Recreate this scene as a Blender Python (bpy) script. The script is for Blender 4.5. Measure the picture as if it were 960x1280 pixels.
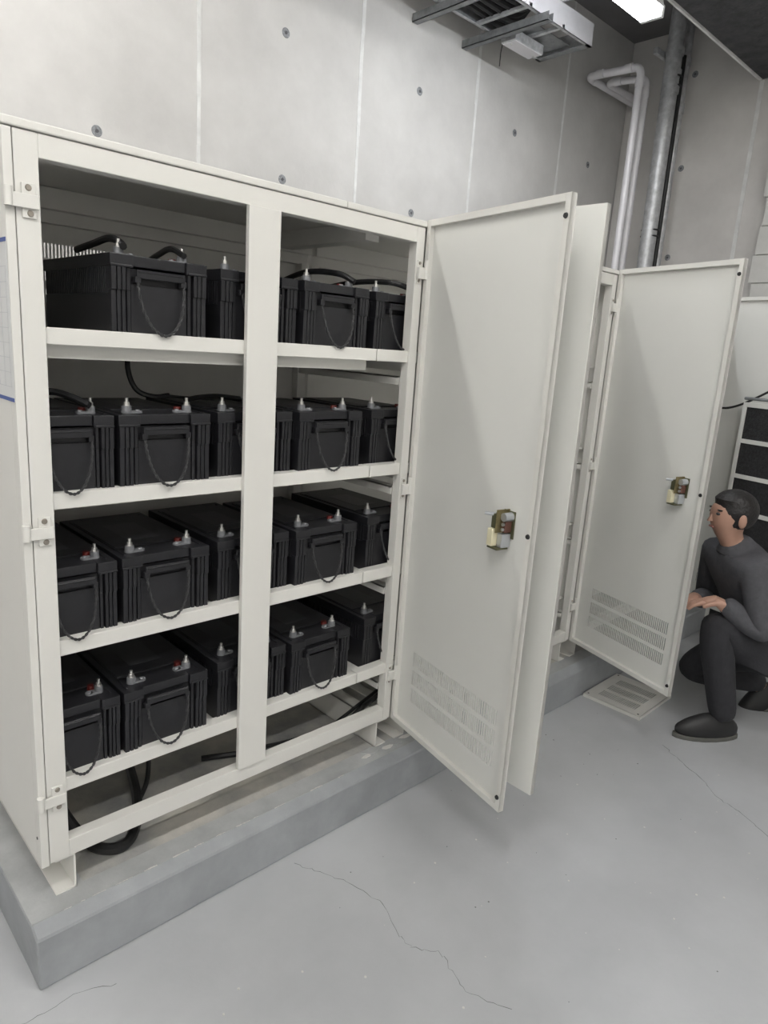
import bpy, bmesh, math, random
from mathutils import Vector, Matrix
random.seed(7)
for o in list(bpy.data.objects): bpy.data.objects.remove(o)
C = bpy.context.scene.collection
SC = bpy.context.scene
ZO = 0.26            # height of the cabinet undersides above the floor
ZP = ZO - 0.1025     # top of the concrete plinth
PI = math.pi

# ------------------------------------------------------------------ camera
yaw, pit, rol, fpx = -0.7719, -0.2320, 0.0680, 862.93
F = Vector((-math.sin(yaw)*math.cos(pit), math.cos(yaw)*math.cos(pit), math.sin(pit)))
r0 = F.cross(Vector((0, 0, 1))).normalized(); u0 = r0.cross(F)
RV = r0*math.cos(rol) + u0*math.sin(rol); UV = -r0*math.sin(rol) + u0*math.cos(rol)
cam = bpy.data.cameras.new('camera'); cam_o = bpy.data.objects.new('camera', cam); C.objects.link(cam_o)
M = Matrix((RV, UV, -F)).transposed().to_4x4(); M.translation = Vector((-0.4447, -1.5766, 1.2978 + ZO))
cam_o.matrix_world = M
cam.sensor_fit = 'HORIZONTAL'; cam.sensor_width = 36; cam.lens = 36*fpx/960; cam.clip_start = .02
SC.camera = cam_o
# ------------------------------------------------------------------ world, exposure, lamp strengths
w = bpy.data.worlds.new('world'); SC.world = w; w.use_nodes = True
w.node_tree.nodes['Background'].inputs[0].default_value = (.8, .85, .9, 1)
w.node_tree.nodes['Background'].inputs[1].default_value = 0.02
TUBE_REAR = 14.0     # emission of the tube under the beam
TUBE_FRONT = 23.0    # emission of the other ceiling tubes
SC.view_settings.view_transform = 'Standard'; SC.view_settings.look = 'None'
SC.view_settings.exposure = 1.40; SC.view_settings.gamma = 1.0
SC.view_settings.use_curve_mapping = False

# ------------------------------------------------------------------ materials
def mat(name, col, rough=.5, metal=0., var=0., vscale=8., bump=0., bscale=60., spec=.5, col2=None, detail=6, aniso=None):
    m = bpy.data.materials.new(name); m.use_nodes = True
    nt = m.node_tree; b = nt.nodes['Principled BSDF']
    b.inputs['Roughness'].default_value = rough; b.inputs['Metallic'].default_value = metal
    b.inputs['Specular IOR Level'].default_value = spec
    b.inputs['Base Color'].default_value = (*col, 1)
    if var or bump:
        tc = nt.nodes.new('ShaderNodeTexCoord')
        vec = tc.outputs['Object']
        if aniso:
            mp = nt.nodes.new('ShaderNodeMapping'); mp.inputs['Scale'].default_value = aniso
            nt.links.new(vec, mp.inputs['Vector']); vec = mp.outputs['Vector']
    if var:
        n = nt.nodes.new('ShaderNodeTexNoise'); n.inputs['Scale'].default_value = vscale; n.inputs['Detail'].default_value = detail
        n.inputs['Roughness'].default_value = .62
        rp = nt.nodes.new('ShaderNodeValToRGB')
        c2 = col2 or tuple(max(0, c*(1-var)) for c in col)
        rp.color_ramp.elements[0].position = .32; rp.color_ramp.elements[1].position = .68
        rp.color_ramp.elements[0].color = (*c2, 1); rp.color_ramp.elements[1].color = (*[min(1, c*(1+var*.3)) for c in col], 1)
        nt.links.new(vec, n.inputs['Vector']); nt.links.new(n.outputs['Fac'], rp.inputs['Fac'])
        nt.links.new(rp.outputs['Color'], b.inputs['Base Color'])
    if bump:
        n2 = nt.nodes.new('ShaderNodeTexNoise'); n2.inputs['Scale'].default_value = bscale; n2.inputs['Detail'].default_value = 4
        bp = nt.nodes.new('ShaderNodeBump'); bp.inputs['Strength'].default_value = bump; bp.inputs['Distance'].default_value = .01
        nt.links.new(vec, n2.inputs['Vector']); nt.links.new(n2.outputs['Fac'], bp.inputs['Height']); nt.links.new(bp.outputs['Normal'], b.inputs['Normal'])
    return m
def emit(name, col, s):
    m = bpy.data.materials.new(name); m.use_nodes = True; nt = m.node_tree
    e = nt.nodes.new('ShaderNodeEmission'); e.inputs[0].default_value = (*col, 1); e.inputs[1].default_value = s
    nt.links.new(e.outputs[0], nt.nodes['Material Output'].inputs[0]); return m
IV = mat('ivory_paint', (.70, .69, .655), .42, var=.03, vscale=3, bump=.03, bscale=400)
IVD = mat('ivory_door_paint', (.72, .72, .69), .45, var=.03, vscale=2, bump=.03, bscale=400)
IVI = mat('ivory_inner_paint', (.76, .75, .72), .5, var=.06, vscale=4, bump=.03, bscale=300)
WALL = mat('cast_concrete', (.62, .61, .595), .85, var=.14, vscale=2.2, bump=.10, bscale=45, detail=9)
WALLR = mat('cast_concrete_grey', (.66, .64, .62), .85, var=.14, vscale=2.2, bump=.10, bscale=45, detail=9)
WHW = mat('white_wall_paint', (.74, .73, .70), .7, var=.05, vscale=3)
SCR = mat('screw_steel', (.33, .30, .26), .4, .7)
FIN = mat('cement_fin', (.76, .76, .75), .9, var=.15, vscale=14, bump=.25, bscale=60)
TIE = mat('tie_mortar', (.30, .31, .325), .9, var=.5, vscale=120)
TIED = mat('tie_core', (.10, .10, .11), .9)
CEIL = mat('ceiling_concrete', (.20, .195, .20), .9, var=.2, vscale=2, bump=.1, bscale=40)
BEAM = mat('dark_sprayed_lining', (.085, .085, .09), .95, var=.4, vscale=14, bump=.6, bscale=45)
BLOCK = mat('white_block', (.66, .655, .63), .8, var=.06, vscale=12, bump=.12, bscale=110)
MORT = mat('block_mortar', (.42, .415, .40), .9, var=.1, vscale=30)
FLOOR = mat('floor_paint', (.45, .46, .475), .50, var=.13, vscale=1.7, bump=.05, bscale=60, detail=10)
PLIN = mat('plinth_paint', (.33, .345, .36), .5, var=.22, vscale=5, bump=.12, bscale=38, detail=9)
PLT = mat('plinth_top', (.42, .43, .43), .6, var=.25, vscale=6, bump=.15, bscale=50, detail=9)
DUST = mat('bare_cement', (.46, .44, .395), .95, var=.4, vscale=5, bump=.2, bscale=60, col2=(.27, .275, .275), detail=9)
CRACK = mat('crack', (.17, .17, .17), .9)
CHIP = mat('paint_chip', (.62, .61, .58), .8)
CASE = mat('battery_case', (.014, .014, .017), .42, var=.25, vscale=30, bump=.06, bscale=250)
LID = mat('battery_lid', (.014, .014, .017), .38, var=.25, vscale=40, bump=.08, bscale=250)
STK = mat('battery_sticker', (.035, .036, .04), .35)
ROPE = mat('rope', (.035, .035, .037), .4, bump=.3, bscale=500)
LEAD = mat('lead', (.24, .245, .26), .55, .35, var=.2, vscale=150)
STEEL = mat('steel', (.66, .65, .63), .28, .9)
RED = mat('red_cap', (.11, .012, .009), .45)
RUB = mat('rubber', (.018, .018, .019), .6)
BLK = mat('black_cable', (.012, .012, .013), .45, bump=.05, bscale=200)
GALV = mat('galvanised', (.55, .56, .575), .42, .4, var=.3, vscale=26, detail=4)
GALVD = mat('galvanised_dull', (.30, .31, .32), .55, .6, var=.3, vscale=20)
SILV = mat('silver_pipe', (.74, .73, .76), .4, .15, var=.08, vscale=8)
BRASS = mat('brass_plate', (.30, .25, .13), .35, .8, var=.25, vscale=60)
OLIV = mat('passivated_plate', (.13, .13, .075), .4, .6)
RUST = mat('lock_inner', (.14, .065, .05), .5, .2)
CREAM = mat('cream_plastic', (.72, .67, .47), .45)
ZINC = mat('zinc', (.55, .57, .60), .32, .75)
PAPER = mat('paper', (.66, .665, .665), .85, var=.04, vscale=5)
INK = mat('drawing_ink', (.52, .53, .54), .9)
BLUE = mat('blue_tape', (.045, .085, .30), .5)
WHT = mat('white_frame', (.74, .735, .70), .45)
MESHB = mat('black_filter', (.028, .028, .030), .85, var=.6, vscale=70, bump=.5, bscale=160)
HOUS = mat('lamp_housing', (.75, .75, .75), .4)
TR = emit('lamp_tube_rear', (.94, .97, 1.0), TUBE_REAR)
TF = emit('lamp_tube_front', (1.0, .985, .95), TUBE_FRONT)
SKIN = mat('skin', (.46, .27, .20), .5, var=.06, vscale=20)
HAIR = mat('hair', (.014, .012, .012), .5, bump=.4, bscale=90)
JACK = mat('jacket_cloth', (.085, .085, .095), .85, var=.2, vscale=40, bump=.2, bscale=120)
TROU = mat('trouser_cloth', (.03, .03, .035), .9, var=.2, vscale=40, bump=.2, bscale=120)
SHOE = mat('shoe_leather', (.016, .016, .017), .5)
SOLE = mat('shoe_sole', (.11, .11, .10), .7)

# ------------------------------------------------------------------ mesh helpers
class MB:
    def __init__(s): s.v = []; s.f = []
    def quad_box(s, p, f=((0,3,2,1),(4,5,6,7),(0,1,5,4),(1,2,6,5),(2,3,7,6),(3,0,4,7))):
        n = len(s.v); s.v += [tuple(q) for q in p]; s.f += [tuple(n+i for i in q) for q in f]; return s
    def box(s, x0, x1, y0, y1, z0, z1):
        return s.quad_box([(x0,y0,z0),(x1,y0,z0),(x1,y1,z0),(x0,y1,z0),(x0,y0,z1),(x1,y0,z1),(x1,y1,z1),(x0,y1,z1)])
    def cyl(s, c, axis, r, h, n=12, r2=None):
        c = Vector(c); a = Vector(axis).normalized(); r2 = r if r2 is None else r2
        t = Vector((0,0,1)) if abs(a.z) < .9 else Vector((1,0,0)); u = a.cross(t).normalized(); v = a.cross(u)
        b = len(s.v)
        for k, (hh, rr) in enumerate(((0, r), (h, r2))):
            for i in range(n):
                q = c + a*hh + (u*math.cos(2*PI*i/n) + v*math.sin(2*PI*i/n))*rr; s.v.append(tuple(q))
        for i in range(n):
            j = (i+1) % n; s.f.append((b+i, b+n+i, b+n+j, b+j))
        s.f.append(tuple(b+i for i in range(n))); s.f.append(tuple(b+n+i for i in reversed(range(n)))); return s
    def tube(s, pts, r, n=8, cap=True):
        P = [Vector(p) for p in pts]; rr = r if isinstance(r, (list, tuple)) else [r]*len(P)
        T = [(P[min(i+1, len(P)-1)] - P[max(i-1, 0)]).normalized() for i in range(len(P))]
        t = Vector((0,0,1)) if abs(T[0].z) < .9 else Vector((1,0,0)); u = T[0].cross(t).normalized(); b = len(s.v)
        for i, p in enumerate(P):
            u = (u - T[i]*u.dot(T[i])).normalized(); v = T[i].cross(u)
            for k in range(n):
                s.v.append(tuple(p + (u*math.cos(2*PI*k/n) + v*math.sin(2*PI*k/n))*rr[i]))
        for i in range(len(P)-1):
            for k in range(n):
                j = (k+1) % n; s.f.append((b+i*n+k, b+i*n+j, b+(i+1)*n+j, b+(i+1)*n+k))
        if cap:
            s.f.append(tuple(b+k for k in reversed(range(n)))); e = b+(len(P)-1)*n; s.f.append(tuple(e+k for k in range(n)))
        return s
    def prism(s, poly, axis, a0, a1):
        """poly: list of 2D points in the two other axes, extruded along axis"""
        n = len(poly); b = len(s.v)
        for a in (a0, a1):
            for (p, q) in poly:
                s.v.append((a, p, q) if axis == 'x' else (p, a, q) if axis == 'y' else (p, q, a))
        for i in range(n):
            j = (i+1) % n; s.f.append((b+i, b+j, b+n+j, b+n+i))
        s.f.append(tuple(b+i for i in reversed(range(n)))); s.f.append(tuple(b+n+i for i in range(n))); return s
    def mesh(s, name, smooth=False, bevel=0., seg=1):
        me = bpy.data.meshes.new(name); me.from_pydata(s.v, [], s.f)
        bm = bmesh.new(); bm.from_mesh(me); bmesh.ops.recalc_face_normals(bm, faces=bm.faces)
        if bevel:
            ed = [e for e in bm.edges if len(e.link_faces) == 2 and e.calc_face_angle(0) > .6]
            bmesh.ops.bevel(bm, geom=ed, offset=bevel, segments=seg, affect='EDGES', profile=.5, clamp_overlap=True)
        bm.to_mesh(me); bm.free()
        if smooth:
            for p in me.polygons: p.use_smooth = True
            me.set_sharp_from_angle(angle=.7)
        return me
    def build(s, name, m, parent=None, smooth=False, bevel=0., seg=1, label=None, loc=None):
        return add(name, s.mesh(name, smooth, bevel, seg), m, parent, label, loc)
def add(name, me, m, parent=None, label=None, loc=None):
    o = bpy.data.objects.new(name, me); C.objects.link(o)
    if m is not None and not me.materials: me.materials.append(m)
    if parent: o.parent = parent
    if label: o['label'] = label
    if loc: o.location = loc
    return o
def empty(name, loc, rz=0, parent=None):
    o = bpy.data.objects.new(name, None); C.objects.link(o); o.location = loc; o.rotation_euler = (0, 0, rz); o.empty_display_size = .05
    if parent: o.parent = parent
    return o
def tag(o, label, cat, group=None):
    o['label'] = label; o['category'] = cat
    if group: o['group'] = group
    return o
def struct(o): o['kind'] = 'structure'; return o
def bez(p, n=10):
    """Catmull-Rom through the points"""
    P = [Vector(q) for q in p]; P = [P[0]*2-P[1]] + P + [P[-1]*2-P[-2]]; out = []
    for i in range(1, len(P)-2):
        for k in range(n):
            t = k/n; a, b, c, d = P[i-1], P[i], P[i+1], P[i+2]
            out.append(.5*((2*b)+(c-a)*t+(2*a-5*b+4*c-d)*t*t+(3*b-a-3*c+d)*t**3))
    out.append(P[-2]); return out
def elbow(pts, r, n=5):
    """polyline with rounded corners of radius r"""
    P = [Vector(p) for p in pts]; out = [P[0]]
    for i in range(1, len(P)-1):
        a = (P[i-1]-P[i]).normalized(); b = (P[i+1]-P[i]).normalized()
        for k in range(n+1):
            t = k/n; p0 = P[i]+a*r; p2 = P[i]+b*r
            out.append(p0*(1-t)**2 + P[i]*2*t*(1-t) + p2*t*t)
    out.append(P[-1]); return out

# ------------------------------------------------------------------ the room
YW, XR, ZC = 1.40, 4.665, 3.57 + ZO
XL, YF = -4.0, -4.6
fl = struct(MB().box(XL, XR+.2, YF, YW+.2, -.12, 0).build('floor', FLOOR))
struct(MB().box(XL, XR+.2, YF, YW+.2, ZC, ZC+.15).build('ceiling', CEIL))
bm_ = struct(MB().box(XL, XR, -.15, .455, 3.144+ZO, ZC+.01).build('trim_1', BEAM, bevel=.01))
MB().tube([(XL, .462, 3.15+ZO), (XR, .462, 3.15+ZO)], .012, 6).build('edge_fillet', FIN, bm_)
wb = struct(MB().box(XL, XR+.2, YW+.015, YW+.2, 0, ZC).build('wall_back', WALL))
seams = [1.181 + .899*k for k in range(-6, 4)]
xs = [XL] + [s for s in seams if XL < s < XR] + [XR]
for a, b in zip(xs[:-1], xs[1:]):
    MB().box(a+.002, b-.002, YW, YW+.02, 0, ZC).build('wall_panel', WALL, wb)
    if b < XR-.01:
        m = MB(); z = 0
        while z < ZC:
            h = random.uniform(.12, .4); wd = random.uniform(.008, .0115); dx = random.uniform(-.0012, .0012)
            m.box(b-wd+dx, b+wd+dx, YW-random.uniform(.0015, .003), YW+.003, z, min(z+h, ZC)); z += h
        m.build('joint_fin', FIN, wb)
def tie(parent, p, n, r=.024):
    p = Vector(p); n = Vector(n)
    o = MB().cyl(p - n*.002, n, r, .0035, 16, r*.82).build('tie_plug', TIE, parent)
    MB().cyl(p + n*.0012, n, r*.30, .002, 10).build('tie_core', TIED, o)
for k in range(-3, 6):
    for z in (2.052, 2.672):
        x = .746 + .877*k
        if not (k == 1 and z > 2.3 and False) and XL < x < XR-.2: tie(wb, (x+random.uniform(-.006, .006), YW, z+ZO), (0, -1, 0))
wr = struct(MB().box(XR+.015, XR+.2, YF, YW, 0, ZC).build('wall_right', WALLR))
for a, b in ((YW, .448), (.448, -.45), (-.45, -1.35), (-1.35, -2.25), (-2.25, -3.15), (-3.15, YF)):
    MB().box(XR, XR+.02, b+.002, a-.002, 0, ZC).build('wall_panel', WALLR, wr)
    if b > YF+.1: MB().box(XR-.003, XR+.002, b-.013, b+.013, 0, 3.14+ZO).build('joint_fin', FIN, wr)
for z in (2.076, 2.673, 3.27): tie(wr, (XR, .905, z+ZO), (-1, 0, 0))
struct(MB().box(XL-.15, XL, YF, YW+.2, 0, ZC).build('wall_left', WHW))
struct(MB().box(XL-.15, XR+.2, YF-.15, YF, 0, ZC).build('wall_front', WHW))
# white blockwork in front of the right wall, each block its own piece
bw = struct(MB().box(XR-.085, XR-.005, -2.0, .262, .02, 3.10+ZO).build('wall_block', MORT))
bmesh_b = MB().box(-.012, .0, -.386, 0, 0, .1705).mesh('block', bevel=.003)
row = 0; z = .02
while z < 3.05+ZO:
    y = .285 + (.195 if row % 2 else 0) - (0.02 if row % 2 else 0)
    y = .282 - .012*(row % 3)
    off = .195 if row % 2 else 0
    first = True
    while y > -1.9:
        o = add('block', bmesh_b, BLOCK, bw, loc=(XR-.085, y, z))
        if first and off: o.scale = (1, .5, 1); y -= .196
        else: y -= .391
        first = False
    z += .1765; row += 1

# plinth under the cabinets, chamfered front edge
pl = MB().prism([(.95, 0), (-.097, 0), (-.090, ZP-.020), (-.055, ZP), (.95, ZP)], 'x', -.046, XR-.10).build('trim_2', PLIN, bevel=.004)
struct(pl)
m = MB(); m.box(-.044, XR-.11, -.0535, .012, ZP-.002, ZP+.001); m.box(-.044, .10, .012, .93, ZP-.002, ZP+.001); m.build('painted_top', PLT, pl)
MB().box(.10, XR-.12, .012, .93, ZP-.002, ZP+.0012).build('cement_skim', DUST, pl)
random.seed(3)
def flat_ribbon(name, pts, wd, z, m_, parent, jit=.006):
    m = MB(); P = [Vector((p[0], p[1], z)) for p in pts]; Q = []
    for a, b in zip(P[:-1], P[1:]):
        for k in range(6):
            t = k/6; Q.append(a.lerp(b, t) + Vector((random.uniform(-jit, jit), random.uniform(-jit, jit), 0)))
    Q.append(P[-1]); n = len(Q)
    for i, p in enumerate(Q):
        d = (Q[min(i+1, n-1)]-Q[max(i-1, 0)]).normalized(); s = Vector((-d.y, d.x, 0))*wd*random.uniform(.3, 1)
        m.v += [tuple(p+s), tuple(p-s)]
    for i in range(n-1): m.f.append((2*i, 2*i+1, 2*i+3, 2*i+2))
    return m.build(name, m_, parent)
flat_ribbon('crack', [(2.30,-.55),(2.239,-.645),(2.178,-.767),(2.102,-.864),(2.089,-.94),(2.024,-1.051),(1.9,-1.3)], .0016, .0006, CRACK, fl)
flat_ribbon('crack', [(.68,-.139),(.717,-.212),(.761,-.31),(.783,-.426),(.74,-.535),(.738,-.583),(.787,-.64),(.765,-.702),(.752,-.779),(.80,-.867)], .0011, .0006, CRACK, fl)
flat_ribbon('crack', [(-.35,-.15),(-.2,-.13),(-.1,-.16),(.0,-.15),(.1,-.19)], .0011, .0006, CRACK, fl)
m = MB()
for k in range(46):
    x = random.uniform(.1, 2.4); y = random.uniform(-1.2, -.12); r = random.uniform(.0012, .004)
    m.cyl((x, y, 0), (0, 0, 1), r, .0012, 6, r*.7)
m.build('paint_speck', CHIP, fl)['kind'] = 'stuff'
m = MB()
for k in range(30):
    x = random.uniform(.1, 2.4); y = random.uniform(-1.2, -.12); r = random.uniform(.0012, .0035)
    m.cyl((x, y, 0), (0, 0, 1), r, .0008, 6, r*.7)
m.build('dirt_speck', CRACK, fl)['kind'] = 'stuff'
# worn white edge of the plinth and the chipped paint beside the cabinet foot
x = .03
while x < .95:
    L = random.uniform(.01, .05); flat_ribbon('worn_edge', [(x, -.0545), (x+L*.5, -.054+random.uniform(-.001, .001)), (x+L, -.0545)], random.uniform(.0012, .003), ZP+.0013, CHIP, pl, .0006)
    x += L + random.uniform(.004, .05 if x < .5 else .16)
for (cx, cy, s) in ((1.10,-.005,.035),(1.165,-.022,.022),(1.215,-.02,.03),(1.27,-.012,.026),(1.31,.0,.02),(1.065,-.022,.016)):
    n = 9; m = MB(); poly = [(cx+1.5*s*random.uniform(.5, 1)*math.cos(2*PI*i/n), cy+.6*s*random.uniform(.5, 1)*math.sin(2*PI*i/n)) for i in range(n)]
    m.prism(poly, 'z', ZP, ZP+random.uniform(.002, .005)).build('paint_flake', CHIP if s < .03 else PLT, pl)

# ------------------------------------------------------------------ cabinets
SH = [(1.295, 1.2591), (.9347, .8971), (.5803, .5416), (.2176, .180)]
DEP = .62
def slotted(m, x0, x1, z0, z1, y0, y1, rows, sx0, sx1, n, duty=.42):
    """plate with rows of open vertical slots; rows = [(zlo, zhi)] from the bottom up"""
    m.box(x0, sx0, y0, y1, z0, z1); m.box(sx1, x1, y0, y1, z0, z1)
    zz = z0
    for a, b in rows:
        m.box(sx0, sx1, y0, y1, zz, a); zz = b
        p = (sx1-sx0)/n
        for k in range(n):
            m.box(sx0+p*(k+duty), sx0+p*(k+1), y0, y1, a, b)
    m.box(sx0, sx1, y0, y1, zz, z1)
    return m
def channel(x0, x1, web_right, m=None):
    m = m or MB(); t = .005
    xw = (x1-t, x1) if web_right else (x0, x0+t)
    m.box(*xw, .004, DEP-.02, -.1025, -.001); m.box(x0, x1, .004, DEP-.02, -.1025, -.1025+t); m.box(x0, x1, .004, DEP-.02, -.001-t, -.001)
    return m
def screw(parent, p, r=.0065):
    o = MB().cyl(p, (0, -1, 0), r, .003, 12, r*.75).build('screw', SCR, parent, smooth=True)
    return o
def make_door(parent, x, ang, flip, label, lock=True, sx1=.528):
    d = empty('door', (x, 0, -.003), ang, parent); d['label'] = label
    W, H, T, R = .592, 1.692, .019, .019
    ysh = (0, .003) if flip else (T-.003, T)
    m = slotted(MB(), .001, W-.001, .001, H-.001, *ysh, [(.106, .157), (.172, .226), (.241, .293)], .092, sx1, int(44*(sx1-.092)/.436), .58)
    m.build('door_panel', IVD, d)
    fr = MB(); y0, y1 = (.002, T) if flip else (0, T-.002)
    yr = (.0, T) if False else (y0, y1)
    fr.box(0, R, *yr, 0, H); fr.box(W-R, W, *yr, 0, H); fr.box(R, W-R, *yr, 0, R); fr.box(R, W-R, *yr, H-R, H)
    fr.box(0, .0015, 0, T, 0, H); fr.box(W-.0015, W, 0, T, 0, H); fr.box(0, W, 0, T, H-.0015, H); fr.box(0, W, 0, T, 0, .0015)
    fr.build('door_frame', IV, d, bevel=.0012)
    s = -1 if not flip else 1; yi = 0 if not flip else T       # inner side
    for z in (.045, .838, 1.64):
        MB().cyl((W-.0115, yi-s*.001, z), (0, s, 0), .0075, .005, 14, .006).build('bumper', RUB, d, smooth=True)
    if lock:
        yo = yi - s*(T-.003)        # face of the sheet
        LX = lambda v: .483 + (v-.478)*.82
        LZ = lambda v: .836 + (v-.832)*.82
        def bx(x0, x1, a, b, z0, z1):
            ya, yb = yo+s*a*.85, yo+s*b*.85
            return MB().box(LX(x0), LX(x1), min(ya, yb), max(ya, yb), LZ(z0), LZ(z1))
        bx(.455, .512, 0, .004, .800, .895).build('lock_base', OLIV, d, bevel=.001)
        bx(.452, .478, .004, .052, .834, .884).build('lock_plate', OLIV, d, bevel=.001)
        bx(.478, .481, .0, .056, .820, .900).build('lock_bracket', BRASS, d, bevel=.0006)
        bx(.481, .500, .004, .03, .822, .862).build('lock_body', RUST, d, bevel=.001)
        for zz in (.832, .850): MB().cyl((LX(.490), yo+s*.025, LZ(zz)), (0, s, 0), .005, .006, 10).build('lock_rivet', ZINC, d, smooth=True)
        MB().cyl((LX(.494), yo, LZ(.876)), (0, s, 0), .013, .032, 20, .012).build('lock_cylinder', ZINC, d, smooth=True)
        MB().cyl((LX(.462), yo+s*.038, LZ(.880)), (-.8, s*.5, 0), .0052, .030, 12, .005).build('lock_pin', ZINC, d, smooth=True)
        bx(.448, .474, .038, .062, .772, .832).build('lock_cap', CREAM, d, bevel=.0015)
        bx(.476, .502, .004, .042, .770, .818).build('lock_latch', ZINC, d, bevel=.003, seg=2)
        bx(.450, .500, .010, .060, .764, .770).build('lock_foot', OLIV, d, bevel=.001)
    return d
def make_cabinet(x0, label, left_side, right_side, back=True):
    c = empty('battery_cabinet', (x0, 0, ZO)); tag(c, label, 'cabinet', 'ivory battery cabinets along the concrete wall')
    W = 1.190
    if left_side:
        m = MB(); m.box(0, .0185, 0, .03, -.004, 1.666); m.box(0, .003, .03, DEP, -.004, 1.666)
        m.build('side_panel', IV, c, bevel=.0025, seg=2)
        for z in (1.59, .073): MB().cyl((-.0005, .02, z), (-1, 0, 0), .004, .001, 10).build('screw_hole', RUB, c)
    if right_side:
        MB().box(W-.003, W, .03, DEP, -.004, 1.666).build('side_panel', IVI, c)
    pl_ = MB().box(.0205, .0667, .001, .035, 0, 1.666).build('post', IV, c, bevel=.001)
    MB().box(1.1546, 1.188, .001, .035, 0, 1.666).build('post', IV, c, bevel=.001)
    MB().box(.5527, .6479, -.006, .009, .0466, 1.6208).build('centre_post', IV, c, bevel=.001)
    MB().box(.0670, 1.1543, .001, .035, 1.6208, 1.666).build('top_rail', IV, c, bevel=.001)
    MB().box(.0670, 1.1543, .001, .035, 0, .0466).build('bottom_rail', IV, c, bevel=.001)
    m = MB(); m.box(-.001, .866, -.004, DEP+.004, 1.668, 1.685); m.box(.8675, W, -.004, DEP+.004, 1.668, 1.685)
    m.build('roof', IV, c, bevel=.003, seg=2)
    MB().box(1.03, 1.085, .10, DEP-.07, 1.615, 1.667).build('roof_beam', IVI, c)
    MB().box(.01, W-.01, DEP-.06, DEP-.005, 1.612, 1.667).build('roof_beam', IVI, c)
    MB().box(.01, W-.01, DEP-.03, DEP-.004, 1.578, 1.612).build('back_rail', IVI, c)
    for xa, xb in ((.006, .04), (W-.04, W-.006)):
        MB().box(xa, xb, DEP-.04, DEP-.006, 0, 1.58).build('rear_post', IVI, c)
    m = slotted(MB(), .004, W-.004, 0, 1.666, DEP-.004, DEP-.002, [(1.36, 1.40), (1.423, 1.463), (1.486, 1.526)], .20, .56, 36)
    m.build('back_panel', IVI, c)
    channel(.031, .082, True).build('base_channel', IV, c, bevel=.0008)
    channel(1.128, 1.18, False).build('base_channel', IV, c, bevel=.0008)
    for i, (a, b) in enumerate(SH):
        MB().box(.045 if left_side else .115, 1.0215 if not right_side else .60, .009, .045, b, a).build('shelf_rail', IV, c, bevel=.0015)
        if not right_side: MB().box(1.0245, W+.10, .009, .045, b, a).build('shelf_rail', IV, c, bevel=.0015)
        else: MB().box(.66, W-.01, .12, .135, a-.03, a-.012).build('shelf_edge', IVI, c)
        MB().box(.045, (1.018 if not right_side else .56), .050, .054, b-(.030 if i == 0 else .006), b+.012).build('shelf_angle', IV, c)
        MB().box(.012, W-.012, DEP-.085, DEP-.045, b-.045, a-.025).build('rear_rail', IVI, c)
        MB().box(.012, W-.012, .046, DEP-.046, a-.018, a-.016).build('shelf_pan', IVI, c)
        m = MB(); m.box(1.150, 1.154, .036, DEP-.046, b-.072, b-.046); m.box(1.150, 1.184, .036, DEP-.046, b-.050, b-.046)
        m.build('depth_bar', IV, c)
        m = MB(); m.box(.012, .048, .046, DEP-.046, b-.03, b); m.build('depth_bar', IV, c)
    # frame half of the hinges
    for z in (1.537, .853, .178):
        for sx in ((0, 1) if True else (0,)):
            h = empty('hinge', (0, 0, z), 0, c)
            if sx == 0:
                MB().box(.031, .058, -.0035, .001, -.033, .033).build('hinge_plate', IV, h, bevel=.001)
                m = MB(); m.box(.006, .062, -.010, -.0035, -.0155, .0115); m.build('hinge_leaf', IV, h, bevel=.001)
                MB().cyl((.004, -.008, -.0155), (0, 0, 1), .0085, .036, 16).build('hinge_knuckle', IV, h, smooth=True)
                screw(h, (.044, -.0035, .024)); screw(h, (.046, -.0035, -.024))
            else:
                MB().box(1.160, 1.180, -.0035, .001, -.035, .033).build('hinge_plate', IV, h, bevel=.001)
                MB().box(1.158, 1.192, -.013, -.0035, -.022, .012).build('hinge_leaf', IV, h, bevel=.001)
                MB().cyl((1.191, -.011, -.022), (0, 0, 1), .0078, .056, 16).build('hinge_knuckle', IV, h, smooth=True)
                screw(h, (1.168, -.0035, .024), .005); screw(h, (1.168, -.0035, -.028), .005)
    return c
c1 = make_cabinet(0, 'nearest ivory steel battery cabinet with four shelves of black batteries', True, False)
make_door(c1, 1.192, -1.7703, False, 'open ivory door, inner side with slotted vents and lock')
c2 = make_cabinet(1.192, 'middle ivory steel cabinet with both doors open and bare shelves on its right', False, True)
make_door(c2, .024, -1.566, True, 'open ivory door seen from its plain outer side', sx1=.44)
make_door(c2, 1.192, -1.8607, False, 'open ivory door, inner side with slotted vents')
c3 = make_cabinet(2.384, 'farthest ivory steel cabinet, mostly hidden behind an open door', False, True)
make_door(c3, 1.192, -1.83, False, 'open ivory door at the right edge of the view')

# drawing sheet on the outer side of the first cabinet
ps = empty('wiring_diagram_sheet', (-.0005, .0, ZO+1.138)); tag(ps, 'paper wiring diagram with blue tape border on the cabinet side panel', 'paper')
MB().box(-.0012, -.0002, .0, .30, 0, .325).build('sheet', PAPER, ps)
for a in ((0, .30, 0, .008), (0, .30, .317, .325)):
    MB().box(-.0020, -.0012, *a).build('tape', BLUE, ps)
m = MB()
for k in range(9):
    z = .03+.03*k; m.box(-.0016, -.0012, .012, .28, z, z+.0012)
for k in range(7):
    y = .014+.04*k; m.box(-.0016, -.0012, y, y+.0012, .03, .27)
m.build('drawing_lines', INK, ps)

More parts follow.
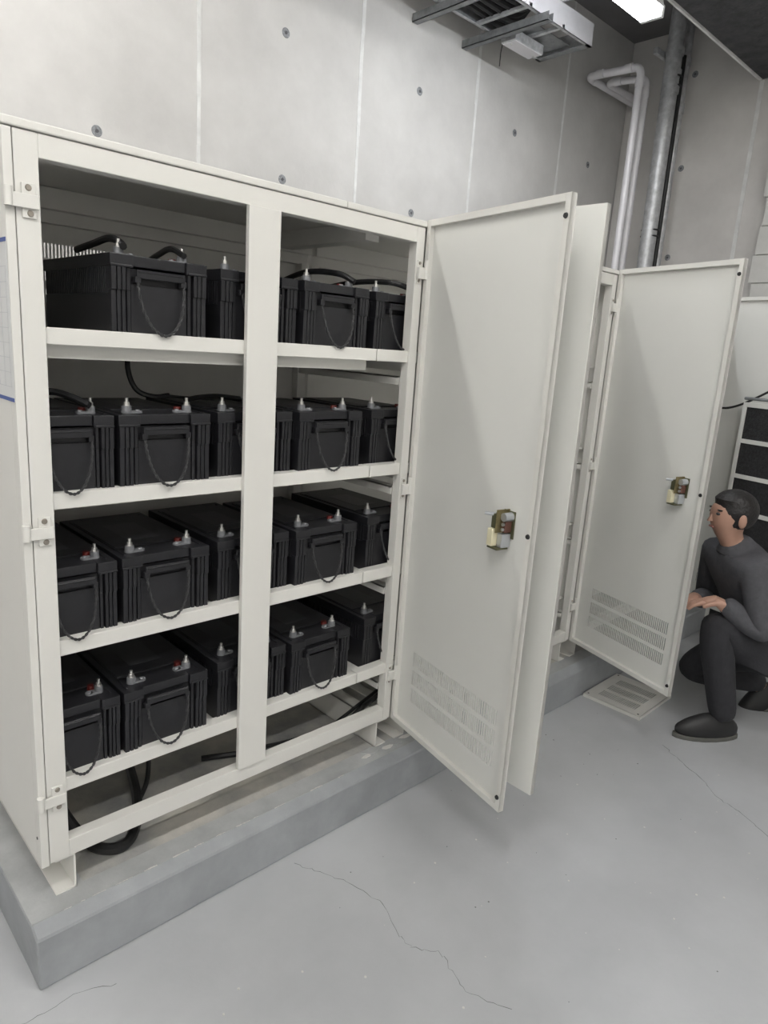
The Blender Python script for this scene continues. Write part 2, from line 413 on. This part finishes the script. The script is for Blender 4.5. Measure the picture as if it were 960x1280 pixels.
# ------------------------------------------------------------------ batteries
BW, BD, BH = .240, .42, .195
def battery_meshes():
    R = {}
    m = MB(); m.box(-.112, .112, .012, BD, 0, .158); m.box(-.070, .070, .004, .014, 0, .124)
    for s in (-1, 1):
        for k, (xa, wd) in enumerate(((.0715, .0085), (.0845, .0085), (.0955, .0085), (.1065, .0115))):
            x1, x2 = s*xa, s*(xa+wd); pr = (.001, -.003, -.003, -.003)[k]; pu = (.001, -.0065, -.0065, -.0065)[k]
            m.box(min(x1, x2), max(x1, x2), pr, .016, 0, .108); m.box(min(x1, x2), max(x1, x2), pu, .016, .108, .158)
        for k in range(34):     # ribbed upper band along the long sides
            y = .014+.0118*k; m.box(min(s*.111, s*.1185), max(s*.111, s*.1185), y, y+.0065, .10, .158)
        m.box(min(s*.111, s*.1165), max(s*.111, s*.1165), .014, BD, 0, .10)
    R['case'] = m.mesh('battery_case', bevel=.0009)
    m = MB(); m.box(-.120, -.066, -.005, BD+.002, .158, .186); m.box(.066, .120, -.005, BD+.002, .158, .186); m.box(-.066, .066, .004, BD+.002, .162, .186); m.box(-.120, -.069, -.0075, -.004, .158, .164); m.box(.069, .120, -.0075, -.004, .158, .164)
    R['lid'] = m.mesh('battery_lid', bevel=.003, seg=2)
    m = MB(); m.box(-.10, .10, .085, BD-.05, .185, .190)
    m.box(-.104, -.10, .02, BD-.03, .185, .1885); m.box(.10, .104, .02, BD-.03, .185, .1885)
    R['top'] = m.mesh('battery_top', bevel=.001)
    m = MB(); m.box(-.060, .060, -.009, -.001, .137, .156); m.box(-.064, -.050, -.009, .008, .126, .141); m.box(.050, .064, -.009, .008, .126, .141); m.box(-.056, .056, -.0105, -.008, .149, .153)
    R['bar'] = m.mesh('battery_bar', bevel=.0015)
    R['sticker'] = MB().box(-.045, .045, .13, .30, .1898, .1905).mesh('battery_sticker')
    path = bez([(-.057, -.004, .140), (-.056, -.011, .105), (-.046, -.018, .060), (-.027, -.0235, .026), (0, -.0255, .012),
                (.027, -.0235, .027), (.046, -.018, .060), (.056, -.011, .105), (.057, -.004, .140)], 9)
    m = MB(); n = len(path)
    for ph in (0, PI):
        q = []
        for i, p in enumerate(path):
            d = (path[min(i+1, n-1)]-path[max(i-1, 0)]).normalized(); u = d.cross(Vector((0, 1, 0))).normalized(); v = d.cross(u)
            t = ph + i*.95; q.append(p + (u*math.cos(t)+v*math.sin(t))*.0019)
        m.tube(q, .0021, 5)
    R['rope'] = m.mesh('rope', smooth=True)
    for s, nm in ((-1, 'tl'), (1, 'tr')):
        x = s*.079; y = .045
        m = MB(); m.cyl((x, y, .184), (0, 0, 1), .0125, .006, 16); m.cyl((x, y, .190), (0, 0, 1), .0118, .013, 16, .0112)
        xa = x - s*.028; m.box(min(x, xa), max(x, xa), y-.011, y+.011, .1855, .1905); m.cyl((xa, y, .1855), (0, 0, 1), .011, .005, 16)
        m.cyl((xa, y, .1905), (0, 0, 1), .0065, .003, 12, .005)
        R[nm] = m.mesh('terminal', smooth=True)
        m = MB(); m.cyl((x, y, .203), (0, 0, 1), .0088, .002, 14); m.cyl((x, y, .205), (0, 0, 1), .0072, .007, 6); m.cyl((x, y, .212), (0, 0, 1), .0042, .010, 10)
        R[nm+'b'] = m.mesh('bolt', smooth=True)
    m = MB(); m.cyl((.066, .070, .185), (0, 0, 1), .011, .012, 14, .009)
    R['cap'] = m.mesh('terminal_cap', smooth=True)
    return R
BM = battery_meshes()
def battery(x, y, zt, label, group, sx=1.0, rz=0, cap=True, lift=0):
    e = empty('battery', (x, y, ZO+zt-.0155), rz); tag(e, label, 'battery', group); e.scale = (sx, 1, 1)
    cs = add('case', BM['case'], CASE, e); add('handle_bar', BM['bar'], CASE, cs)
    ld = add('lid', BM['lid'], LID, e); add('lid_ridge', BM['top'], LID, ld); add('sticker', BM['sticker'], STK, ld)
    add('rope_handle', BM['rope'], ROPE, e, loc=(0, 0, lift))
    for nm in ('tl', 'tr'):
        t = add('terminal', BM[nm], LEAD, e); add('bolt', BM[nm+'b'], STEEL, t)
    if cap: add('terminal_cap', BM['cap'], RED, e, 'dark red terminal cap')
    return e
ordn = ['first', 'second', 'third', 'fourth', 'fifth']
rows = [('top shelf', 0, [.334, .619, .871, 1.160]), ('second shelf from the top', 1, [None, .345, .616, .870, 1.172]),
        ('third shelf from the top', 2, [None, .348, .620, .874, 1.182]), ('bottom shelf', 3, [None, .344, .623, .872, 1.196])]
for nm, i, xs_ in rows:
    for k, x in enumerate(xs_):
        lb = 'black battery with rope handle, %s from the left on the %s' % (ordn[k], nm)
        yb = .028 + random.uniform(-.003, .003)
        last = k == len(xs_)-1; back = .022 if last else (.014 if abs(x or 0)-.61 > -.02 and (x or 0) < .65 else 0)
        if x is None: battery(.1115, yb, SH[i][0], lb, 'black batteries on the cabinet shelves', .862)
        else: battery(x, yb + back, SH[i][0], lb, 'black batteries on the cabinet shelves', rz=random.uniform(-.008, .008) if not back else 0, lift=.006 if back else 0)
# ------------------------------------------------------------------ cables
def cable(pts, r, label, n=10, m_=BLK, name='cable', parent=None):
    o = MB().tube(bez(pts, n), r, 8).build(name, m_, parent, smooth=True)
    if not parent: tag(o, label, 'cable')
    return o
zt = ZO
cable([(.245,.30,zt+1.488),(.25,.20,zt+1.498),(.252,.12,zt+1.505),(.262,.085,zt+1.497),(.258,.052,zt+1.484)], .0085, 'thick black cable arching over the first battery on the top shelf')
cable([(.44,.34,zt+1.480),(.425,.22,zt+1.497),(.408,.12,zt+1.503),(.408,.053,zt+1.483)], .0075, 'short black cable curving to a bolt on the top shelf')
cable([(.88,.33,zt+1.480),(.89,.2,zt+1.508),(.93,.1,zt+1.505),(.953,.05,zt+1.483)], .0085, 'black cable behind the bolts of the third battery on the top shelf')
cable([(1.06,.34,zt+1.480),(1.09,.2,zt+1.50),(1.15,.10,zt+1.503),(1.213,.05,zt+1.484)], .0085, 'black cable near the right end of the top shelf')
cable([(.38,.32,zt+1.245),(.375,.31,zt+1.20),(.382,.30,zt+1.16),(.40,.29,zt+1.135),(.44,.28,zt+1.124),(.48,.28,zt+1.128)], .0075, 'black cable hanging down behind the second shelf batteries')
cable([(.475,.28,zt+1.127),(.53,.25,zt+1.124),(.60,.24,zt+1.121)], .004, 'thin black wire lying on the second shelf batteries')
cable([(.50,.22,zt+1.121),(.55,.24,zt+1.126),(.62,.26,zt+1.128),(.70,.26,zt+1.121)], .0075, 'black cable lying across the second shelf near the centre post')
cable([(.05,.14,zt+1.124),(.085,.13,zt+1.145),(.115,.12,zt+1.150),(.145,.09,zt+1.141),(.170,.05,zt+1.126)], .008, 'black cable arch at the left end of the second shelf')
cable([(1.55,.24,ZO+.016),(1.43,.20,ZO+.016),(1.30,.148,ZO+.016),(1.23,.122,ZO+.014),(1.142,.095,ZO+.013),(1.10,.115,ZO-.03),(1.06,.15,ZP+.02),(1.011,.172,ZP+.011),(.90,.19,ZP+.011),(.80,.215,ZP+.011),(.6,.30,ZP+.011)], .010, 'thick black cable bundle running under the bottom shelf onto the plinth')
cable([(1.55,.27,ZO+.012),(1.43,.23,ZO+.012),(1.31,.175,ZO+.012),(1.24,.150,ZO+.010),(1.145,.122,ZO+.009),(1.09,.15,ZO-.04),(1.04,.185,ZP+.012),(.98,.20,ZP+.007),(.86,.225,ZP+.007),(.74,.26,ZP+.007)], .0065, 'thinner black cable beside the bundle under the bottom shelf')
cable([(.07,.40,ZO+.14),(.098,.30,ZO+.06),(.125,.18,ZO-.03),(.16,.10,ZP+.022),(.215,.055,ZP+.016),(.27,.09,ZP+.016),(.34,.22,ZP+.016),(.40,.42,ZP+.016)], .0155, 'thick black hose looping below the left end of the cabinet')
cable([(.47,.40,ZO+.12),(.43,.33,ZO+.02),(.40,.28,ZP+.03),(.33,.20,ZP+.012),(.30,.15,ZP+.010),(.25,.16,ZP+.010)], .0075, 'grey wire dropping to the plinth below the bottom shelf', m_=RUB)

# ------------------------------------------------------------------ loose vent cover on the floor
vc = empty('vent_cover', (2.570, -.245, .0)); vc.rotation_euler = (0, 0, .02)
tag(vc, 'ivory slotted vent cover lying on the grey floor beside the plinth', 'vent cover')
m = MB()      # plate with three rows of slots, lying flat
wx, wy = .168, .142
def hplate(m, x0, x1, y0, y1, z0, z1, cols, sy0, sy1, n):
    m.box(x0, x1, y0, sy0, z0, z1); m.box(x0, x1, sy1, y1, z0, z1); xx = x0
    for a, b in cols:
        m.box(xx, a, sy0, sy1, z0, z1); xx = b; p = (sy1-sy0)/n
        for k in range(n): m.box(a, b, sy0+p*(k+.5), sy0+p*(k+1), z0, z1)
    m.box(xx, x1, sy0, sy1, z0, z1)
hplate(m, -wx, wx, -wy, wy, .017, .019, [(-.12, -.06), (-.035, .025), (.05, .11)], -.095, .095, 20)
m.build('cover_plate', IV, vc)
m = MB(); m.box(-wx, wx, -wy, -wy+.002, .001, .019); m.box(-wx, wx, wy-.002, wy, .001, .019); m.box(-wx, -wx+.002, -wy, wy, .001, .019); m.box(wx-.002, wx, -wy, wy, .001, .019)
m.build('cover_edge', IV, vc)
for a in (-1, 1):
    for b in (-1, 1): MB().cyl((a*.150, b*.125, .019), (0, 0, 1), .0045, .0006, 10).build('screw_hole', RUB, vc)

# ------------------------------------------------------------------ pipes and conduits
def pipe(name, pts, r, m_, label, rb=.06, collars=(), cr=1.25):
    e = empty(name, pts[0]); tag(e, label, 'pipe')
    o = Vector(pts[0]); P = [Vector(p)-o for p in pts]
    MB().tube(elbow(P, rb), r, 16).build('pipe_run', m_, e, smooth=True)
    for (p, ax, h) in collars:
        MB().cyl(Vector(p)-o-Vector(ax)*h/2, ax, r*cr, h, 16).build('collar', m_, e, smooth=True)
    return e
def W_(x, y, z): return (x, y, z+ZO)
zt1 = 3.135
pipe('water_pipe', [W_(4.01, .945, -.1), W_(4.01, .945, zt1), W_(3.965, 1.30, zt1), W_(XR-.008, 1.30, zt1)], .024, SILV,
     'silver vertical pipe beside the corner, left of a pair with bent tops', .05, [(W_(4.01,.945,3.04),(0,0,1),.05),(W_(3.99,1.02,zt1),(0,1,0),.05),(W_(3.968,1.21,zt1),(0,1,0),.05),(W_(4.05,1.30,zt1),(1,0,0),.05)], 1.12)
pipe('water_pipe', [W_(4.20, 1.0, -.1), W_(4.20, 1.0, zt1), W_(4.13, 1.25, zt1), W_(XR-.008, 1.25, zt1)], .022, SILV,
     'silver vertical pipe beside the corner, right of a pair with bent tops', .05, [(W_(4.20,1.0,2.3),(0,0,1),.012),(W_(4.20,1.0,3.04),(0,0,1),.05),(W_(4.148,1.18,zt1),(0,1,0),.05)], 1.12)
cd = pipe('cable_conduit', [W_(4.345, .90, -.1), W_(4.32, .90, 3.56)], .052, GALV, 'wide galvanised vertical conduit strapped with black ties', .05,
     [(W_(4.328,.90,3.30),(0,0,1),.04),(W_(4.33,.90,3.08),(0,0,1),.05),(W_(4.33,.90,3.18),(0,0,1),.03)], 1.10)
for z in (2.17, 2.21, 3.10, 3.155):
    MB().tube([Vector((4.344-.0009*0-4.345+.057*math.cos(t), .057*math.sin(t), z+.1)) for t in [2*PI*k/20 for k in range(21)]], .006, 6).build('cable_tie', RUB, cd)
o = MB().tube([W_(4.435, .875, -.1), W_(4.41, .875, 3.3)], .016, 10).build('black_riser_cable', BLK, None, smooth=True); tag(o, 'black vertical cable between two galvanised conduits', 'cable')
pipe('cable_conduit', [W_(4.49, .885, -.1), W_(4.465, .885, 3.56)], .026, GALV, 'narrow galvanised vertical conduit right of the wide one', .05,
     [(W_(4.467,.885,3.28),(0,0,1),.05),(W_(4.470,.885,3.0),(0,0,1),.06)], 1.25)
br = MB().box(4.20, 4.60, .955, .985, 3.27+ZO, 3.31+ZO).build('pipe_bracket', GALV, None, bevel=.003); tag(br, 'galvanised bracket bar behind the conduits near the ceiling lamp', 'bracket')
# conduits crossing above the tray toward the front
pipe('ceiling_conduit', [W_(2.86, .98, 3.17), W_(3.0, .30, 3.10), W_(3.12, -.4, 3.08)], .036, GALV, 'wide galvanised conduit leaving the cable tray overhead', .15,
     [(W_(2.873,.92,3.163),(.2,-1,-.1),.04),(W_(2.90,.78,3.149),(.2,-1,-.1),.02),(W_(2.955,.52,3.122),(.2,-1,-.1),.04)], 1.12)
pipe('ceiling_conduit', [W_(2.98, .98, 3.16), W_(3.10, .40, 3.12), W_(3.24, -.4, 3.08)], .02, GALV, 'narrow galvanised conduit leaving the cable tray overhead', .15)

# ------------------------------------------------------------------ cable tray
ct = empty('cable_tray', W_(0, 0, 3.02)); tag(ct, 'galvanised ladder cable tray hung near the back wall', 'cable tray')
X0, X1, YA, YB = 2.28, 3.33, .885, 1.235
MB().box(X0, X1, YA, YA+.003, 0, .115).build('side_rail', SILV, ct); MB().box(X0, X1, YB-.003, YB, 0, .10).build('side_rail', GALVD, ct)
MB().box(X0, X1, YA, YA+.02, 0, .003).build('rail_lip', GALV, ct); MB().box(X0, X1, YB-.02, YB, 0, .003).build('rail_lip', GALV, ct)
x = X0+.15
while x < X1-.05:
    MB().box(x, x+.022, YA, YB, .004, .02).build('rung', GALV, ct); x += .30
MB().box(X1-.05, X1, YA, YB, .0, .004).build('end_plate', GALVD, ct); MB().box(X1-.003, X1, YA, YB, 0, .10).build('end_plate', GALV, ct)
MB().box(2.92, 3.28, 1.0, YB-.005, .02, .024).build('tray_cover', GALVD, ct)
for k, (xs_, lb) in enumerate(((2.43, 'steel strut under the cable tray, upper left of the two'), (2.83, 'steel strut under the cable tray, right of the two'))):
    s = MB(); s.box(xs_-.02, xs_+.02, .82, YW-.005, 2.972+ZO, 2.976+ZO); s.box(xs_-.02, xs_-.017, .82, YW-.005, 2.972+ZO, 3.012+ZO); s.box(xs_+.017, xs_+.02, .82, YW-.005, 2.972+ZO, 3.012+ZO)
    tag(s.build('tray_strut', GALVD), lb, 'strut')
for k in range(5):
    y = .96+.05*k
    cable([(2.12, y, 3.30+ZO), (2.18, y, 3.12+ZO), (2.29, y, 3.057+ZO), (2.4+.06*k, y+.01, 3.055+ZO), (2.72+.05*k, y+.0, 3.056+ZO), (2.88, .96+.004*k, 3.11+ZO)], .017,
          ['black power cable nearest the front in the tray', 'second black power cable from the front in the tray', 'middle black power cable in the tray', 'second black power cable from the wall in the tray', 'black power cable nearest the wall in the tray'][k])
jb = empty('junction_box', W_(3.02, 1.13, 3.0)); tag(jb, 'galvanised junction box under the end of the cable tray', 'junction box')
MB().box(-.13, .13, -.05, .05, -.03, .019).build('box_body', GALV, jb, bevel=.003); MB().box(-.12, .12, -.045, .045, -.034, -.030).build('box_lid', SILV, jb, bevel=.001)
for x in (-.1, .1): MB().cyl((x, 0, -.034), (0, 0, -1), .006, .003, 10).build('screw', STEEL, jb)
tag(MB().tube([W_(2.98,1.24,3.02), W_(2.981,1.25,2.97), W_(2.98,1.25,2.90)], .003, 6).build('hanging_wire', BLK), 'short loose wire hanging from the cable tray', 'wire')

# ------------------------------------------------------------------ ceiling lamps
def lamp(x, y, z, m_, label, L=1.22, zt=ZC):
    e = empty('fluorescent_lamp', (x, y, z)); tag(e, label, 'lamp', 'fluorescent ceiling lamps')
    MB().prism([(-.06, .015), (.06, .015), (.045, .065), (-.045, .065)], 'x', -L/2, L/2).build('housing', HOUS, e)
    for s in (-1, 1): MB().box(s*L/2-.012, s*L/2+.012, -.057, .057, -.024, .03).build('end_cap', HOUS, e, bevel=.002)
    MB().box(-L/2+.013, L/2-.013, -.055, .055, -.022, .014).build('diffuser', m_, e, bevel=.008, seg=2)
    for s in (-.4, .4): MB().tube([(s, 0, .065), (s, 0, zt-z)], .004, 6).build('hanger_rod', GALVD, e)
lamp(2.44, .385, 2.96+ZO, TR, 'lit fluorescent lamp under the dark beam beside the conduits', zt=3.144+ZO)
lamp(-.2, .86, 3.34+ZO, TF, 'lit fluorescent lamp above the rear aisle, left of the cabinets')
for k, x in enumerate((-2.9, -1.0, 1.0)):
    for j, y in enumerate((-1.5, -3.2)):
        lamp(x, y, 3.42+ZO, TF, 'lit fluorescent lamp of the front aisle, %s of the %s row' % (['left', 'middle', 'right'][k], ['near', 'far'][j]))

# ------------------------------------------------------------------ black filter rack beside the last open door
rk = empty('filter_rack', (3.490, -.225, 0), -1.83); tag(rk, 'white framed rack of black filter panels in front of the farthest open door', 'rack')
H0 = .30
m = MB(); m.box(0, .02, -.03, -.01, 0, 1.41); m.box(.44, .46, -.03, -.01, 0, 1.41); m.build('upright', WHT, rk)
zz = 1.385
MB().box(.02, .44, -.03, -.01, 1.388, 1.41).build('crossbar', WHT, rk)
k = 0
while zz > .2:
    MB().box(.02, .44, -.024, -.014, zz-.165, zz).build('filter_panel', MESHB, rk)
    MB().box(.02, .44, -.03, -.01, zz-.187, zz-.165).build('crossbar', WHT, rk); zz -= .187
MB().tube([(0, -.025, 1.43), (.46, -.025, 1.43)], .008, 8).build('top_bar', GALVD, rk, smooth=True)
cable([(3.51,-.06,1.365),(3.505,-.13,1.37),(3.47,-.22,1.405),(3.44,-.33,1.47),(3.40,-.46,1.55)], .006, 'thin dark cable sagging in front of the farthest open door')

# ------------------------------------------------------------------ person crouching by the middle cabinet's door
def skin_mesh(name, chains, root=0, levels=2):
    """chains: lists of (co, radius) sharing joints by equal coordinates"""
    idx = {}; V = []; Rr = []; E = []
    for ch in chains:
        pr = None
        for co, r in ch:
            key = tuple(round(c, 4) for c in co)
            if key not in idx: idx[key] = len(V); V.append(co); Rr.append(r)
            i = idx[key]
            if pr is not None and pr != i: E.append((pr, i))
            pr = i
    me = bpy.data.meshes.new(name+'_cage'); me.from_pydata(V, E, [])
    o = bpy.data.objects.new(name+'_cage', me); C.objects.link(o)
    md = o.modifiers.new('s', 'SKIN'); md.use_smooth_shade = True
    for i, sv in enumerate(me.skin_vertices[0].data):
        rr = Rr[i]; sv.radius = rr if isinstance(rr, tuple) else (rr, rr); sv.use_root = (i == root)
    sb = o.modifiers.new('u', 'SUBSURF'); sb.levels = levels; sb.render_levels = levels
    dg = bpy.context.evaluated_depsgraph_get(); dg.update()
    out = bpy.data.meshes.new_from_object(o.evaluated_get(dg)); out.name = name
    bpy.data.objects.remove(o)
    for p in out.polygons: p.use_smooth = True
    out.materials.clear()
    return out
pe = empty('person', (2.797, -.685, 0), math.atan2(.685, -.726))
tag(pe, 'person in dark jacket and trousers crouching beside the open cabinet door', 'person')
# local frame: +x is the way the person faces, +y the person's left, z up; origin under the pelvis
pel = (-.05, 0, .37); ab = (-.01, 0, .49); chs = (.085, 0, .65); shc = (.15, 0, .785); nk = (.185, 0, .84)
def side(s, hip, knee, ank, toe):
    return [(pel, .125), ((hip[0], hip[1], hip[2]), .098), (tuple((Vector(hip)*.5+Vector(knee)*.5)), .082), (knee, .062), (tuple(Vector(knee)*.6+Vector(ank)*.4), .056), (ank, .040), (toe, .038)]
legA = side(1, (-.03, .10, .36), (.29, .16, .53), (.16, .15, .09), (.27, .165, .045))        # front leg, knee up
legB = side(-1, (-.03, -.10, .34), (.20, -.20, .16), (-.17, -.15, .13), (-.10, -.155, .05))    # kneeling leg
legB[-1] = ((-.12, -.155, .045), .036)
def arm(s, sh, el, wr): return [(shc, .10), (sh, .062), (tuple(Vector(sh)*.5+Vector(el)*.5), .052), (el, .045), (tuple(Vector(el)*.5+Vector(wr)*.5), .040), (wr, .030)]
shL, elL, wrL = (.155, .180, .755), (.13, .25, .51), (.27, .155, .63)
shR, elR, wrR = (.155, -.180, .755), (.13, -.25, .50), (.27, -.06, .56)
def hand(w_, d, up, s):
    w_ = Vector(w_); d = Vector(d).normalized(); up = Vector(up).normalized(); sd = d.cross(up).normalized()*s
    palm = w_ + d*.055; ch = [[(tuple(w_), .026), (tuple(palm), (.032, .020))]]
    for i, (o_, l) in enumerate(((-.026, .060), (-.009, .068), (.009, .064), (.025, .052))):
        b = palm + d*.028 + sd*o_; k1 = b + d*l*.5 - up*.006; k2 = b + d*l*.8 - up*.024; 
        ch.append([(tuple(palm), (.032, .020)), (tuple(b), .0098), (tuple(k1), .0088), (tuple(k2), .0075)])
    t0 = w_ + d*.025 - sd*.030; t1 = t0 + d*.028 - sd*.018; t2 = t1 + d*.024 - up*.01
    ch.append([(tuple(w_), .026), (tuple(t0), .0125), (tuple(t1), .0105), (tuple(t2), .0085)])
    return ch
spine = [(pel, .125), (ab, .118), (chs, (.135, .115)), (shc, .10), (nk, .050), ((.21, 0, .875), .052), ((.225, 0, .93), (.072, .085)), ((.222, 0, .985), (.078, .092)), ((.215, 0, 1.025), (.055, .065))]
def grow(ch, k, a): return [(c, tuple(q*k+a for q in r) if isinstance(r, tuple) else r*k+a) for c, r in ch]
armL, armR = arm(1, shL, elL, wrL), arm(-1, shR, elR, wrR)
body = skin_mesh('body', [grow(spine[:4], .68, 0)+spine[4:], grow(legA, .68, 0), grow(legB, .68, 0), grow(armL[:-1], .66, 0)+armL[-1:], grow(armR[:-1], .66, 0)+armR[-1:]]
                 + hand(wrL, (.9, -.35, -.25), (0, 0, 1), 1) + hand(wrR, (.8, .55, .05), (0, 0, 1), -1))
add('body', body, SKIN, pe)
jk = skin_mesh('jacket', [[(pel, .138)] + grow(spine[1:4], 1.06, .006) + [((.168, 0, .815), .088), ((.198, 0, .865), .070)], grow(armL, 1.12, .006), grow(armR, 1.12, .006)])
add('jacket', jk, JACK, pe)
tr = skin_mesh('trousers', [[((-.03, 0, .44), .125), (pel, .145)], grow(legA[:-2], 1.08, .010) + [((.165, .152, .075), .058)], grow(legB[:-2], 1.08, .010) + [((-.185, -.15, .125), .055)]], root=1)
add('trousers', tr, TROU, pe)
def ellipsoid(c, r, n=16, mrows=10, zmin=-1, f=None):
    m = MB(); rows_ = []
    for i in range(mrows+1):
        ph = math.asin(zmin) + (PI/2-math.asin(zmin))*i/mrows
        for k in range(n):
            t = 2*PI*k/n; p = Vector((math.cos(ph)*math.cos(t), math.cos(ph)*math.sin(t), math.sin(ph)))
            if f: p = f(p)
            m.v.append((c[0]+r[0]*p.x, c[1]+r[1]*p.y, c[2]+r[2]*p.z))
    for i in range(mrows):
        for k in range(n):
            j = (k+1) % n; m.f.append((i*n+k, i*n+j, (i+1)*n+j, (i+1)*n+k))
    return m
# face pieces and hair
hx = .09
def hairf(p):
    q = p.copy()
    if p.x > .25 and p.z < .45: q = q*(.86)          # cut back from the forehead and face
    return q
ellipsoid((.118+hx, 0, .985), (.100, .089, .092), 20, 12, -.75, hairf).build('hair', HAIR, pe, smooth=True)
nose = MB(); nose.quad_box([(hx+p[0], p[1], p[2]) for p in [(.195,-.012,.935),(.195,.012,.935),(.205,.006,.968),(.205,-.006,.968),(.226,-.009,.932),(.226,.009,.932),(.212,.004,.968),(.212,-.004,.968)]])
nose.build('nose', SKIN, pe, bevel=.004, seg=2, smooth=True)
for s in (-1, 1):
    ellipsoid((.120+hx, s*.088, .955), (.018, .010, .030), 10, 6).build('ear', SKIN, pe, smooth=True)
    ellipsoid((.198+hx, s*.030, .972), (.010, .013, .007), 10, 6).build('eye', STK, pe, smooth=True)
    MB().box(.190+hx, .204+hx, s*.032-.016, s*.032+.016, .985, .991).build('eyebrow', HAIR, pe, bevel=.002)
MB().box(.200+hx, .208+hx, -.018, .020, .906, .914).build('mouth', mat('lips', (.30, .12, .10), .5), pe, bevel=.003, seg=2)
# shoes
def shoe(ank, rz, tilt, name='shoe'):
    e = empty(name, ank, 0, pe); e.rotation_euler = (0, tilt, rz)
    def sf(p):
        q = p.copy(); q.y *= (1 - .18*max(0, -p.x)); q.z = q.z*(1 if p.x < 0 else 1-.35*p.x); return q
    ellipsoid((.075, 0, -.052), (.145, .047, .075), 18, 8, -.35, sf).build('upper', SHOE, e, smooth=True)
    m = MB(); poly = [(.075+.150*math.cos(2*PI*k/18), .050*math.sin(2*PI*k/18)*(1-.15*max(0, -math.cos(2*PI*k/18)))) for k in range(18)]
    m.prism(poly, 'z', -.090, -.072).build('sole', SOLE, e, bevel=.002)
    return e
shoe((.16, .15, .0902), .08, 0)
shoe((-.19, -.15, .118), 0, math.radians(42))
